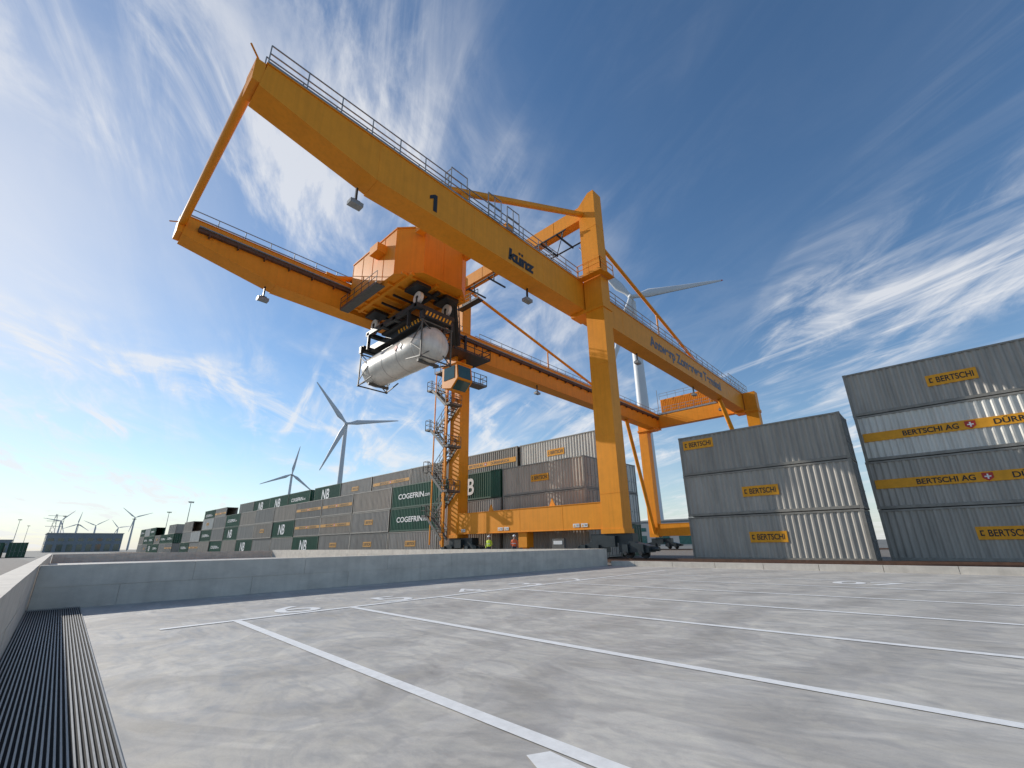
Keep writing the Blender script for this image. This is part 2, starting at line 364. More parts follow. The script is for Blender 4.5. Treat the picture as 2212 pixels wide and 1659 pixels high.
b=B(); b.tube((41.5,32.3,21.6),(41.5,32.3,25.1),.09,8); b.obj("stay_post",M_CR,cr)
b=B(); b.tube((59.5,31.7,19.05),(67.7,33.1,2.5),.28,12); b.obj("brace_tube",M_CR,cr)
b=B(); b.tube((59.5,17.9,19.05),(67.7,16.4,2.5),.28,12); b.obj("brace_tube",M_CR,cr)
b=B(); b.box(26.5,15.0,21.6,27.15,17.3,21.66); b.rail([(26.5,17.2,21.66),(26.5,15.0,21.66),(28.4,15.0,21.66)],1.1,.9,.05); b.box(27.15,14.9,21.6,28.4,15.45,21.66)
b.obj("leg_platform",M_CR,l1)
b=B()
for y in (17.3,17.9): b.beam((13.3,y,21.6),(13.3,y,23.6),.05,.05); b.beam((13.3,y,23.6),(14.6,y,23.6),.05,.05); b.beam((14.6,y,23.6),(14.6,y,22.7),.05,.05)
for z in (22,22.5,23,23.5): b.beam((13.3,17.3,z),(13.3,17.9,z),.04,.04)
b.obj("ladder",M_GL,cr)
for x in (16.2,18.0):
    b=B(); b.rail([(x,17.0,21.6),(x+1.2,17.0,21.6)],1.8,.6,.05); b.obj("access_gate",M_GL,cr)
b=B(); b.box(70.05,22.0,21.9,72.6,30.6,24.3)
y=22.3
while y<30.5:
    b.box(69.99,y,22.05,70.05,y+.12,24.15); y+=.3
h=b.obj("electrical_house",M_CRD,cr)
b=B(); b.box(69.2,17.4,21.5,72.8,32.4,21.62); b.rail([(69.2,18.6,21.62),(69.2,32.2,21.62)],1.1,1.2,.05); b.box(70,22.5,21.62,70.3,30,21.9)
b.obj("platform",M_GL,cr)
b=B(); b.rail([(69.8,22,24.3),(69.8,30.6,24.3)],1.0,1.5,.05,toe=False); b.obj("railing",M_GL,h)
b=B(); b.rail([(62,17.0,21.6),(70,17.0,21.6)],1.6,.7,.05); b.obj("railing",M_GL,cr)
b=B(); b.beam((71,31.5,21.6),(71,31.5,26.5),.08,.08); b.obj("antenna",M_GL,cr)
for (x,y,z) in ((8.0,18.4,19.0),(8.0,31.7,19.0),(21.5,18.4,19.05),(38,18.4,19.05),(52,18.4,19.05),(38,31.4,19.05),(61,18.4,19.05)):
    b=B(); b.beam((x,y,z),(x,y,z-.9),.12,.1); b.box(x-.35,y-.22,z-1.15,x+.35,y+.22,z-.92,1); b.box(x-.2,y-.12,z-.92,x+.2,y+.12,z-.8)
    b.obj("flood_light",[M_DK,M_GL],cr)
for ra in (27.8,68.25):
    for yc in (16.6,32.3):
        b=B()
        b.box(ra-.38,yc-1.6,1.15,ra+.38,yc+1.6,1.74)
        b.prism([(yc-1.6,1.2),(yc-2.7,.95),(yc-2.7,.55),(yc-.6,.55),(yc-.6,1.2)],'x',ra-.45,ra+.45)
        b.prism([(yc+1.6,1.2),(yc+2.7,.95),(yc+2.7,.55),(yc+.6,.55),(yc+.6,1.2)],'x',ra-.45,ra+.45)
        for dy in (-2.2,-1.1,1.1,2.2): b.box(ra-.62,yc+dy-.2,.5,ra-.44,yc+dy+.2,1.05)
        b.box(ra-.7,yc-.45,.9,ra-.37,yc+.45,1.6)
        b.tube((ra,yc-2.65,.75),(ra,yc-3.2,.75),.14,10); b.tube((ra,yc+2.65,.75),(ra,yc+3.2,.75),.14,10)
        bg=b.obj("bogie",M_GN,cr)
        for dy in (-2.2,-1.1,1.1,2.2):
            w=B(); w.tube((ra-.09,yc+dy,.5),(ra+.09,yc+dy,.5),.31,18); w.tube((ra-.66,yc+dy,.5),(ra+.1,yc+dy,.5),.12,10)
            w.obj("wheel",M_DK,bg)
# stairs on the far leg
b=B()
b.beam((27.0,34.6,1.2),(27.0,34.6,18.2),.16,.16,1); b.beam((25.7,34.6,1.2),(25.7,34.6,18.2),.1,.1,1); b.beam((26.4,33.6,1),(26.4,33.6,18),.2,.2,1)
z=1.6; k=0
while z<16.8:
    ya,yb=(32.9,35.2) if k%2==0 else (35.2,32.9)
    xx=26.0 if k%2==0 else 26.75
    for dx in(-.35,.35):
        b.beam((xx+dx,ya,z),(xx+dx,yb,z+2.1),.05,.24)
        b.beam((xx+dx,ya,z+1.05),(xx+dx,yb,z+3.15),.045,.045); b.beam((xx+dx,ya,z+.55),(xx+dx,yb,z+2.65),.035,.035)
        for t in (0,.33,.66,1): c=Vector((xx+dx,ya+(yb-ya)*t,z+2.1*t)); b.beam(c,c+Vector((0,0,1.05)),.04,.04)
    for i in range(8):
        t=(i+.5)/8; yy=ya+(yb-ya)*t; b.box(xx-.33,yy-.12,z+2.1*t-.015,xx+.33,yy+.12,z+2.1*t+.015)
    s_=1 if yb>ya else -1
    b.box(25.6,min(yb,yb+s_*.75),z+2.07,27.15,max(yb,yb+s_*.75),z+2.12)
    b.rail([(25.6,yb+s_*.1,z+2.12),(25.6,yb+s_*.75,z+2.12),(27.1,yb+s_*.75,z+2.12)],1.05,.7,.04)
    z+=2.1;k+=1
b.obj("staircase",[M_GD,M_CR],cr)
b=B(); b.box(27.0,31.2,16.6,29.6,32.4,16.66); b.rail([(27.0,31.2,16.66),(29.6,31.2,16.66),(29.6,32.4,16.66)],1.1,.8,.05); b.obj("leg_platform",M_GD,l2)
b=B(); b.box(25.6,32.0,17.9,27.1,34.8,17.96); b.rail([(25.6,34.8,17.96),(25.6,32.0,17.96),(27.1,32.0,17.96)],1.1,.8,.05); b.obj("leg_platform",M_GD,l2)
# trolley
tr=B()
plan=[(13.8,30.5),(13.8,24.1),(15.2,22.5),(18.5,22.3),(19.8,23.4),(19.8,30.5)]
ZA,ZZ=19.35,23.1
tr.prism(plan,'z',ZA,ZZ)
n_=len(plan)
for i in range(n_):
    p=plan[i];q=plan[(i+1)%n_]
    L_=math.hypot(q[0]-p[0],q[1]-p[1]); kk=max(1,round(L_/1.6))
    for j in range(kk):
        t=j/kk
        c=Vector((p[0]+(q[0]-p[0])*t,p[1]+(q[1]-p[1])*t,0)); tr.beam(c+Vector((0,0,ZA+.01)),c+Vector((0,0,ZZ)),.04,.04)
tr.prism([(x+(.05 if x>17 else -.05),y+(.05 if y>28 else -.05)) for x,y in plan],'z',ZZ,ZZ+.1)
tr.prism([(x+(.04 if x>17 else -.04),y+(.04 if y>28 else -.04)) for x,y in plan],'z',ZA-.1,ZA)
tr.box(13.05,25.4,21.6,13.8,26.5,22.3)
th=tr.obj("trolley_house",M_CRD,cr)
b=B()
for x in (14.6,16.7,19.0): b.box(x-.12,22.9,ZA-.32,x+.12,30.4,ZA-.11)
for y in (23.4,25.2,27.0,28.8,30.2): b.box(14.0,y-.08,ZA-.28,19.5,y+.08,ZA-.12)
for y in (22.8,29.8): 
    for x in(14.7,18.9): b.box(x-.3,17.6 if y<25 else 30.4,22.3,x+.3,22.6 if y<25 else 32.0,22.8)
b.obj("trolley_frame",[M_CR],th)
b=B()
b.box(15.2,23.2,18.75,16.4,24.8,ZA-.33); b.box(17.8,23.2,18.75,19.0,24.8,ZA-.33); b.box(15.2,28.9,18.8,16.4,30.4,ZA-.33); b.box(17.8,28.9,18.8,19.0,30.4,ZA-.33)
b.box(16.4,24.0,18.85,17.8,24.3,ZA-.33); b.box(16.4,29.5,18.85,17.8,29.8,ZA-.33)
b.beam((15.0,26.0,ZA-.42),(19.2,26.0,ZA-.42),.12,.16); b.beam((15.0,27.6,ZA-.42),(19.2,27.6,ZA-.42),.12,.16); b.beam((17.2,23.3,ZA-.42),(17.2,30,ZA-.42),.3,.14)
b.obj("hoist_machinery",M_DK,th)
b=B(); b.box(13.3,25.5,18.95,14.0,31.0,19.0); b.rail([(13.3,25.5,19.0),(13.3,31.0,19.0)],1.0,1.2,.035); b.obj("walkway",M_GD,th)
b=B(); b.beam((19.3,24.3,19.2),(22.6,27.8,17.9),.7,.1); b.rail([(19.1,24.4,19.2),(22.4,28.0,17.9)],1.0,.7,.05,toe=False);b.rail([(19.6,24.0,19.2),(22.9,27.6,17.9)],1.0,.7,.05,toe=False)
b.beam((19.2,24.2,19.1),(22.5,27.8,17.7),.12,.3)
b.obj("gangway",M_DK,th)
b=B(); b.box(21.0,28.0,17.75,27.0,30.5,17.85); b.box(21.3,29.2,17.85,26.5,30.3,18.35); b.rail([(21,28.0,17.85),(27,28.0,17.85),(27,30.4,17.85)],1.1,1.0,.05)
for x in (22,26): b.box(x-.1,30.4,17.85,x+.1,30.6,21.0)
b.obj("cab_platform",M_DK,th)
for yy in (17.95,31.65):
    b=B(); b.box(14.2,yy-.3,21.85,19.7,yy+.3,22.3)
    for x in (14.7,15.9,18.0,19.2): b.tube((x,yy-.34,22.02),(x,yy+.34,22.02),.25,14)
    b.obj("trolley_wheel_truck",M_DK,th)
# cab
b=B(); b.prism([(28.9,16.9),(30.9,16.9),(30.9,14.9),(29.6,14.6),(28.7,15.4)],'x',23.6,25.4)
b.box(23.5,28.8,16.9,25.5,31.0,17.05); b.box(23.9,29.3,17.05,24.1,30.6,17.75); b.box(24.9,29.3,17.05,25.1,30.6,17.75)
cab=b.obj("operator_cab",M_CR,th)
for k_ in range(4):
    b=B()
    if k_==0: b.box(23.57,29.1,15.5,23.6,30.6,16.7)
    if k_==1: b.box(25.4,29.1,15.5,25.43,30.6,16.7)
    if k_==2: b.prism([(28.86,16.75),(28.88,16.75),(28.70,15.5),(28.68,15.5)],'x',23.75,25.25)
    if k_==3: b.prism([(28.78,15.28),(29.55,14.58),(29.53,14.56),(28.76,15.26)],'x',23.75,25.25)
    b.obj("cab_window",M_GLS,cab)
for x in (15.9,18.5):
    for y in (24.0,30.0):
        w=B(); w.tube((x-.12,y,18.2),(x+.12,y,18.2),.48,24,0); w.tube((x-.16,y,18.2),(x+.16,y,18.2),.14,12,1)
        w.obj("rope_sheave",[M_WH,M_DK],th)
for x in (15.9,18.5):
    for y in (24.0,30.0):
        b=B()
        for dy in (-.46,.46): b.tube((x,y+dy,18.2),(x,27+(y-27)*.85+dy*.6,ZA-.3),.025,6)
        b.box(x-.18,y-.08,17.55,x-.13,y+.08,18.3); b.box(x+.13,y-.08,17.55,x+.18,y+.08,18.3); b.box(x-.18,y-.08,17.5,x+.18,y+.08,17.56)
        b.obj("hoist_rope",M_RUB,th)
sp=B()
sp.box(15.5,23.6,17.25,15.75,30.6,17.6); sp.box(18.65,23.6,17.25,18.9,30.6,17.6)
for y in (23.7,26.5,28.2,30.3): sp.box(15.5,y-.2,17.2,18.9,y+.2,17.5)
sp.box(16.5,23.4,16.6,17.9,31.8,17.1)
sp.box(16.1,25.4,17.1,18.3,29.2,17.3); sp.box(16.0,26.2,17.5,18.4,28.5,18.0)
sp.box(15.95,23.2,16.5,18.45,23.6,17.0); sp.box(15.95,31.7,16.5,18.45,32.1,17.0)
for y in (23.4,31.9):
    for x in (15.9,18.5):
        sp.box(x-.12,y-.15,16.3,x+.12,y+.15,16.9)
for y in (24.6,30.2):
    for x in (15.6,18.8):
        sp.beam((x,y,17.2),(x,y,16.0),.12,.24)
spo=sp.obj("spreader",M_DK,cr)
b=B()
for i in range(9):
    y=24.2+i*.36
    b.add([(16.48,y,16.7),(16.48,y+.18,16.7),(16.48,y+.36,17.05),(16.48,y+.18,17.05)],[(0,1,2,3)])
b.obj("hazard_stripes",M_YEL,spo)
b=B()
for i in range(8):
    x=16.0+i*.3; b.add([(x,23.18,16.6),(x+.14,23.18,16.6),(x+.28,23.18,16.95),(x+.14,23.18,16.95)],[(0,1,2,3)])
b.obj("hazard_stripes",M_YEL,spo)
for x in (15.9,18.5): 
    for y in (24,30.0):
        b=B(); b.box(x-.1,y-.1,17.45,x+.1,y+.1,17.9); b.obj("rope_hook",M_ORG,spo)
# ---------------------------------------------------------------- tank container
tk=empty("tank_container",(17.2,27.6,13.4),"pale grey cylindrical tank container hanging from the crane spreader","tank container")
b=B()
R=1.3; y0,y1=23.1,32.1; L=y1-y0
prof=[(0,.001),(.03,.4),(.10,.75),(.22,1.02),(.38,1.2),(.6,R),(2.5,R),(4.5,R),(6.5,R),(L-.6,R),(L-.38,1.2),(L-.22,1.02),(L-.10,.75),(L-.03,.4),(L,.001)]
ZC=14.85
b.lathe((17.2,y0,ZC),(17.2,y1,ZC),prof,48)
ts=b.obj("tank_shell",M_TK,tk)
for r_ in (1.5,3.5,5.5,7.5):
    b=B(); b.lathe((17.2,y0+r_-.03,ZC),(17.2,y1,ZC),[(0,R-.01),(.001,R+.012),(.06,R+.012),(.061,R-.01)],48)
    b.s=[False]*len(b.s); b.obj("tank_strap",M_TKR,ts)
for y,sg in ((23.35,1),(31.85,-1)):
    b=B()
    for x in (15.9,18.5):
        b.box(x-.045,y-.045,13.4,x+.045,y+.045,16.25)
        b.box(x-.08,y-.08,13.4,x+.08,y+.08,13.52); b.box(x-.08,y-.08,16.14,x+.08,y+.08,16.27)
        b.beam((x,y,13.46),(x+(.1 if x<17 else -.1),y+sg*1.9,13.8),.07,.08)
        b.beam((x,y,13.9),(x,y+sg*1.3,14.85),.06,.06); b.beam((x,y,15.9),(x,y+sg*1.3,14.85),.06,.06)
    b.box(15.94,y-.04,13.4,18.46,y+.04,13.49); b.box(15.94,y-.04,16.16,18.46,y+.04,16.25)
    for sx in (-1,1):
        b.beam((17.2+sx*1.25,y,13.5),(17.2+sx*.55,y,14.05),.06,.06); b.beam((17.2+sx*1.25,y,16.15),(17.2+sx*.55,y,15.7),.06,.06)
    b.box(16.3,y+sg*.9-.1,13.42,18.1,y+sg*.9+.1,13.62)
    b.obj("frame",M_GD,tk)
b=B(); b.box(16.7,23.9,16.17,17.7,31.4,16.21); b.tube((17.2,27.3,16.1),(17.2,27.3,16.4),.3,16); b.obj("walkway",M_GL,tk)
for dy,mm in((0,M_WL),(.62,M_RED)):
    b=B(); th_=.15
    u=Vector((0,1,0));v=Vector((math.sin(th_),0,math.cos(th_))); nn=Vector((-math.cos(th_),0,math.sin(th_)))
    cc=Vector((17.2,26.0+dy,ZC))+nn*(R+.03)
    b.add([cc-v*.28,cc+u*.28,cc+v*.28,cc-u*.28],[(0,1,2,3)]); b.obj("hazard_placard",[mm],tk)

# ---------------------------------------------------------------- containers
CL,CWd,CH=9.125,2.44,2.59
def corr_mesh():
    b=B(); hx=CWd/2; hl=CL/2
    pitch=.30; d=.055
    for sx in(-1,1):
        pts=[];n=int((CL-.3)/pitch); p=(CL-.3)/n
        for i in range(n):
            for f,dd in((0,0),(.26,0),(.5,d),(.76,d)): pts.append((-hl+.15+(i+f)*p,dd))
        pts.append((hl-.15,0))
        vs=[]
        for yy,dd in pts: vs+=[(sx*(hx-.02-dd),yy,.16),(sx*(hx-.02-dd),yy,CH-.1)]
        b.add(vs,[(2*i,2*i+2,2*i+3,2*i+1) for i in range(len(pts)-1)])
    pts=[];n=8;p=(CWd-.3)/n
    for i in range(n):
        for f,dd in((0,0),(.26,0),(.5,d),(.76,d)): pts.append((-hx+.15+(i+f)*p,dd))
    pts.append((hx-.15,0)); vs=[]
    for xx,dd in pts: vs+=[(xx,hl-.03-dd,.16),(xx,hl-.03-dd,CH-.1)]
    b.add(vs,[(2*i,2*i+2,2*i+3,2*i+1) for i in range(len(pts)-1)])
    b.box(-hx+.08,-hl+.08,CH-.06,hx-.08,hl-.08,CH-.03); b.box(-hx+.08,-hl+.08,.12,hx-.08,hl-.08,.16)
    return b
def frame_mesh():
    b=B(); hx=CWd/2; hl=CL/2
    for sx in(-1,1):
        xa,xb=(-hx,-hx+.1) if sx<0 else (hx-.1,hx)
        b.box(xa,-hl+.17,.02,xb,hl-.17,.17); b.box(xa,-hl+.17,CH-.11,xb,hl-.17,CH-.01)
        for ya,yb in((-hl,-hl+.16),(hl-.16,hl)):
            xc,xd=(-hx,-hx+.16) if sx<0 else (hx-.16,hx)
            b.box(xc+.006,ya+.006,.12,xd-.006,yb-.006,CH-.12); b.box(xc-.004,ya-.004,0,xd,yb+.004,.12); b.box(xc-.004,ya-.004,CH-.12,xd,yb+.004,CH)
    for ya in(-hl+.02,hl-.12):
        b.box(-hx+.15,ya,.02,hx-.15,ya+.1,.16); b.box(-hx+.15,ya,CH-.12,hx-.15,ya+.1,CH-.01)
    return b
def door_mesh():
    b=B(); hx=CWd/2; hl=CL/2
    for xa,xb in((-hx+.17,-.01),(.01,hx-.17)):
        b.box(xa,-hl+.04,.17,xb,-hl+.08,CH-.13)
        for z in (.5,.95,1.4,1.85): b.box(xa+.06,-hl+.028,z,xb-.06,-hl+.04,z+.25)
        for t in(.28,.72):
            x=xa+(xb-xa)*t; b.tube((x,-hl+.005,.14),(x,-hl+.005,CH-.12),.02,6,1)
            for z in(.3,1.2,2.3): b.box(x-.05,-hl-.01,z,x+.05,-hl+.03,z+.06,1)
            b.box(x-.02,-hl-.03,1.0,x+.28,-hl-.015,1.04,1)
    return b
bm_body=corr_mesh(); bm_frame=frame_mesh(); bm_door=door_mesh()
ME={}
for c,mb,mf in(("grey",M_CG,M_CB),("green",M_CN,M_CNF),("light",M_CLT,M_CB),("tan",M_CTN,M_CB)):
    ME[c]=(bm_body.mesh("container_body_"+c,[mb],(0,0,0)),bm_frame.mesh("container_frame_"+c,[mf],(0,0,0)),bm_door.mesh("container_door_"+c,[mb,M_GL],(0,0,0)))
fx=-CWd/2-.004
def panel(yc,zc,m=M_YEL):
    p=B(); w,h=1.95,.60
    p.box(fx-.004,yc-w/2,zc-h/2,fx+.05,yc+w/2,zc+h/2)
    t=B(); add_text(t,"BERTSCHI",.32,(fx-.008,yc-.13,zc),*MX,width=1.42,offset=.02)
    yq=yc+w/2-.2
    t.add([(fx-.007,yq+.08,zc-.13),(fx-.007,yq-.06,zc-.13),(fx-.007,yq-.06,zc-.07),(fx-.007,yq+.03,zc-.07),(fx-.007,yq+.03,zc+.07),(fx-.007,yq-.06,zc+.07),(fx-.007,yq-.06,zc+.13),(fx-.007,yq+.08,zc+.13)],[(0,1,2,3,4,5,6,7)])
    return [("logo_panel",p,[m],[("lettering",t,[M_BLK])])]
def stripe(m=M_YEL,hh=.24):
    p=B(); p.box(fx-.003,-CL/2+.2,1.32-hh,fx+.05,CL/2-.2,1.32+hh)
    t=B(); add_text(t,"BERTSCHI AG",.28,(fx-.008,1.55,1.32),*MX,width=2.2,offset=.024)
    t2=B(); add_text(t2,"DÜRRENÄSCH",.34,(fx-.008,-2.1,1.34),*MX,width=2.6,offset=.018)
    e=B(); e.add([(fx-.007,.22,1.5),(fx-.007,-.18,1.5),(fx-.007,-.18,1.25),(fx-.007,.02,1.1),(fx-.007,.22,1.25)],[(0,1,2,3,4)],0)
    e.box(fx-.012,-.01,1.2,fx-.008,.05,1.44,1); e.box(fx-.0125,-.1,1.29,fx-.0085,.14,1.35,1)
    return [("logo_stripe",p,[m],[("lettering",t,[M_BLK]),("lettering",t2,[M_BLK]),("emblem",e,[M_RED,M_WL])])]
def greenlogo():
    t=B(); add_text(t,"NB",1.6,(fx-.006,.4,1.3),*MX,width=2.6,offset=.02,shear=.1); return [("lettering",t,[M_WL],[])]
def greentext():
    t=B(); add_text(t,"COGEFRIN",.6,(fx-.006,.7,1.3),*MX,width=5.0,offset=.02)
    t2=B(); add_text(t2,".com",.3,(fx-.006,-2.4,1.18),*MX,width=1.0,offset=.01); return [("lettering",t,[M_WL],[]),("lettering",t2,[M_WL],[])]
DEC={}
def reg(k,fn):
    out=[]
    for n,bb,ms,sub in fn:
        out.append((n,bb.mesh(n,ms,(0,0,0)),[(n2,b2.mesh(n2,m2,(0,0,0))) for n2,b2,m2 in sub]))
    DEC[k]=out
reg("mid",panel(0.1,1.3)); reg("left",panel(3.3,2.0)); reg("stripe",stripe()); reg("nb",greenlogo()); reg("cog",greentext()); reg("plain",[])
reg("midw",panel(0.1,1.3,M_YEW)); reg("stripew",stripe(M_YEW,.2))
LAB={"mid":"grey corrugated shipping container with small yellow logo panel","left":"grey corrugated container with yellow logo panel near its corner",
"stripe":"grey corrugated container with long yellow lettered stripe","nb":"dark green shipping container with large white initials","cog":"dark green shipping container with white company lettering","plain":"plain grey corrugated shipping container in a stack"}
LAB["midw"]=LAB["mid"]; LAB["stripew"]=LAB["stripe"]
def container(dec,x,y,z,door=True,grp="stacked shipping containers",col=None):
    if y>35 and dec in("mid","stripe"): dec+="w"
    c=col or ("green" if dec in("nb","cog") else random.choice(("grey","grey","tan","tan","grey","light")) if y>12 else "grey")
    me=ME[c]
    o=bpy.data.objects.new("shipping_container",me[0]); COL.objects.link(o); o.location=(x,y,z)
    o["label"]=LAB[dec] if c!="light" else LAB[dec].replace("grey","pale grey"); o["category"]="container"; o["group"]=grp
    f=bpy.data.objects.new("frame",me[1]); COL.objects.link(f); f.parent=o
    if door:
        f=bpy.data.objects.new("door",me[2]); COL.objects.link(f); f.parent=o
    for n,m,sub in DEC[dec]:
        p=bpy.data.objects.new(n,m); COL.objects.link(p); p.parent=o
        for n2,m2 in sub:
            q=bpy.data.objects.new(n2,m2); COL.objects.link(q); q.parent=p
    return o
HZ=CH+.02
def J(a=.04): return random.uniform(-a,a)
for i,d in enumerate(("mid","mid","left")): container(d,30.62+J(.02),7.42+J(.05),.07+i*HZ)
for i,d in enumerate(("mid","stripe","stripe","mid")): container(d,32.95+J(.02),-2.07+J(.05),.07+i*HZ,col=("grey","grey","light","grey")[i])
front={0:("plain","plain","mid"),1:("plain","plain","nb"),2:("mid","cog","cog"),3:("mid","mid","plain"),4:("mid","stripe","stripe"),5:("nb","stripe","stripe"),6:("plain","nb","plain"),7:("plain","mid","plain"),8:("nb","plain","plain"),9:("plain","nb","cog"),10:("cog","plain","plain"),11:("plain","cog","mid"),12:("stripe","plain","plain"),13:("cog","plain","plain")}
for k in range(21):
    f=front.get(k) or [random.choice(("mid","stripe","plain","plain","cog","nb")) for _ in range(3)]
    if k in(14,): continue
    for i,d in enumerate(f):
        if i==2 and k in (12,16,17): continue
        container(d,30.62+J(.08),24.3+9.3*k+J(.1),.07+i*HZ,door=k<3 or k==15)
top={0:"mid",1:"stripe",2:"plain",3:"stripe",4:"mid",5:"nb",6:"cog",7:"nb",8:"nb",9:"plain",10:"plain",11:"stripe",12:"cog",13:"plain"}
for k in range(14):
    yy=24.6+9.3*k+(1.6 if k>5 else 0)
    for i in range(4):
        d=top[k] if i==3 else random.choice(("plain","mid","stripe"))
        if k>9 and i==3 and k%3==1: continue
        container(d,33.32+J(.08),yy+J(.1),.07+i*HZ,door=k<1 or k==6)
for k in range(2):
    for i in range(3): container(("nb","plain","plain","cog","mid","plain")[k*3+i],36.0+J(),24.0+9.3*k,.07+i*HZ)
for k in range(2): container("cog",-3.2+3.0*k,128,.02)
container("plain",-6.2,129,.02); container("cog",-9.2,128,.02)

# ---------------------------------------------------------------- wind turbines
def turbine(x,y,hub,blen,rots,yaw=None,rb=2.4,rt=1.25,n=20,tipred=True,cs=1.0,lab="tall white wind turbine with three slender blades"):
    e=empty("wind_turbine",(x,y,0),lab,"wind turbine","wind turbines around the terminal")
    b=B()
    prof=[(0,rb)]+[(hub*t-1.5*t,rb+(rt-rb)*t) for t in (.25,.5,.75,1)]
    b.lathe((x,y,0),(x,y,hub),prof,n); b.obj("tower",M_TW,e)
    if yaw is None: nrm=Vector((-x,-y,0)).normalized()
    else: nrm=Vector((math.cos(yaw),math.sin(yaw),0))
    side=Vector((0,0,1)).cross(nrm).normalized(); up=Vector((0,0,1))
    hc=Vector((x,y,hub)); k=blen/44
    b=B(); b.beam(hc-nrm*7*k,hc+nrm*1.6*k,3.2*k,3.4*k,0,2.4*k,2.6*k); b.obj("nacelle",M_TW,e)
    hcn=hc+nrm*3*k
    b=B(); b.lathe(hc+nrm*1.6*k,hc+nrm*6*k,[(0,1.4*k),(1.6*k,1.6*k),(2.8*k,1.1*k),(3.4*k,.05)],16); hb=b.obj("hub",M_TW,e)
    for a in rots:
        a=math.radians(a); d=side*math.cos(a)+up*math.sin(a); w=nrm.cross(d).normalized()
        secs=[(0,.9,.9,0),(.05,.95,.9,0),(.18,1.9,.55,.5),(.35,1.5,.38,.35),(.6,1.05,.25,.2),(.85,.65,.14,.1),(.98,.35,.06,.05),(1,.08,.03,.03)]
        b=B(); vs=[];m=8
        for t,cw,ct,off in secs:
            cw*=cs
            c=hcn+d*(1.2*k+t*blen)
            for i in range(m):
                q=2*math.pi*i/m; vs.append(c+w*(math.cos(q)*cw*k+off*k)+nrm*math.sin(q)*ct*k*1.2)
        fs=[(s*m+i,s*m+(i+1)%m,(s+1)*m+(i+1)%m,(s+1)*m+i) for s in range(len(secs)-1) for i in range(m)]
        b.add(vs,fs,0,True)
        if tipred:
            for i in range(5*m,7*m): b.m[i]=1 if i>=6*m else 0
        b.obj("blade",[M_TW,M_RED],e)
turbine(172,83.0,109.5,38.5,(1,124,251),rb=3.1,rt=1.9,cs=1.35,lab="large white wind turbine with red blade tip behind crane")
turbine(170,355,101,43,(8,128,248),tipred=False,rb=2.4,rt=1.5,cs=1.15)
turbine(248,670,101,41,(82,202,322),tipred=False,rb=2.4,rt=1.5,cs=1.15)
for (x,y,a) in ((241,1938,20),(81,2275,50),(141,2530,85),(306,2887,10),(206,2660,35)):
    turbine(x,y,101,46,(a,a+120,a+240),tipred=False,rb=3,rt=2,n=8,lab="distant white wind turbine on the hazy horizon")
# ---------------------------------------------------------------- masts, buildings
def mast(x,y,h):
    b=B(); b.tube((x,y,0),(x,y,h),.28,8,0,.14)
    e=empty("light_mast",(x,y,0),"tall steel floodlight mast standing in the yard","light mast","floodlight masts")
    b.obj("pole",M_GL,e)
    b=B(); b.box(x-1.3,y-.9,h-.3,x+1.3,y+.9,h-.1)
    for i in range(4): b.box(x-1.2+i*.65,y-1.2,h-.9,x-.8+i*.65,y-.8,h-.3)
    b.obj("lamp_head",M_DK,e)
for p in((60,301,26),(67,394,26),(62,500,26),(20,520,28),(40,700,28),(-5,600,28),(2,800,30),(-40,700,28)): mast(*p)
def hall(name,x0,y0,x1,y1,h,lab,nb):
    b=B(); b.box(x0,y0,0,x1,y1,h)
    o=b.obj(name,M_BLD,label=lab,cat="building")
    b=B(); b.box(x0-.3,y0-.3,h,x1+.3,y1+.3,h+.5); b.obj("roof",M_GL,o)
    for i in range(nb):
        xx=x0+(x1-x0)*(i+.2)/nb; yy=y0+(y1-y0)*(i+.2)/nb
        for za,zb,nm in ((.5,h*.42,"door"),(h*.6,h*.75,"window")):
            b=B(); b.box(xx,y0-.06,za,xx+(x1-x0)*.6/nb,y0,zb); b.obj(nm,M_GLS,o)
            b=B(); b.box(x0-.06,yy,za,x0,yy+(y1-y0)*.6/nb,zb); b.obj(nm,M_GLS,o)
hall("warehouse",10,400,46,430,11,"long grey warehouse with loading doors at the terminal",8)
hall("warehouse",150,50,190,100,8,"low grey industrial hall with flat roof",6)
hall("warehouse",-60,520,-5,560,9,"grey flat roofed shed near the horizon",6)
b=B(); px,py,ph=22,760,42
for sx in(-1,1):
    for sy in(-1,1): b.beam((px+sx*4,py+sy*4,0),(px+sx*.6,py+sy*.6,ph),.35,.35)
for i in range(7):
    z0=i*6;z1=z0+6;w0=4-3.4*z0/ph;w1=4-3.4*z1/ph
    for sy in(-1,1): b.beam((px-w0,py+sy*w0,z0),(px+w1,py+sy*w1,z1),.2,.2); b.beam((px+w0,py+sy*w0,z0),(px-w1,py+sy*w1,z1),.2,.2)
for z in(28,34,40): b.beam((px-7,py,z),(px+7,py,z),.4,.4)
b.obj("electricity_pylon",M_GL,label="grey lattice electricity pylon on the horizon",cat="pylon")

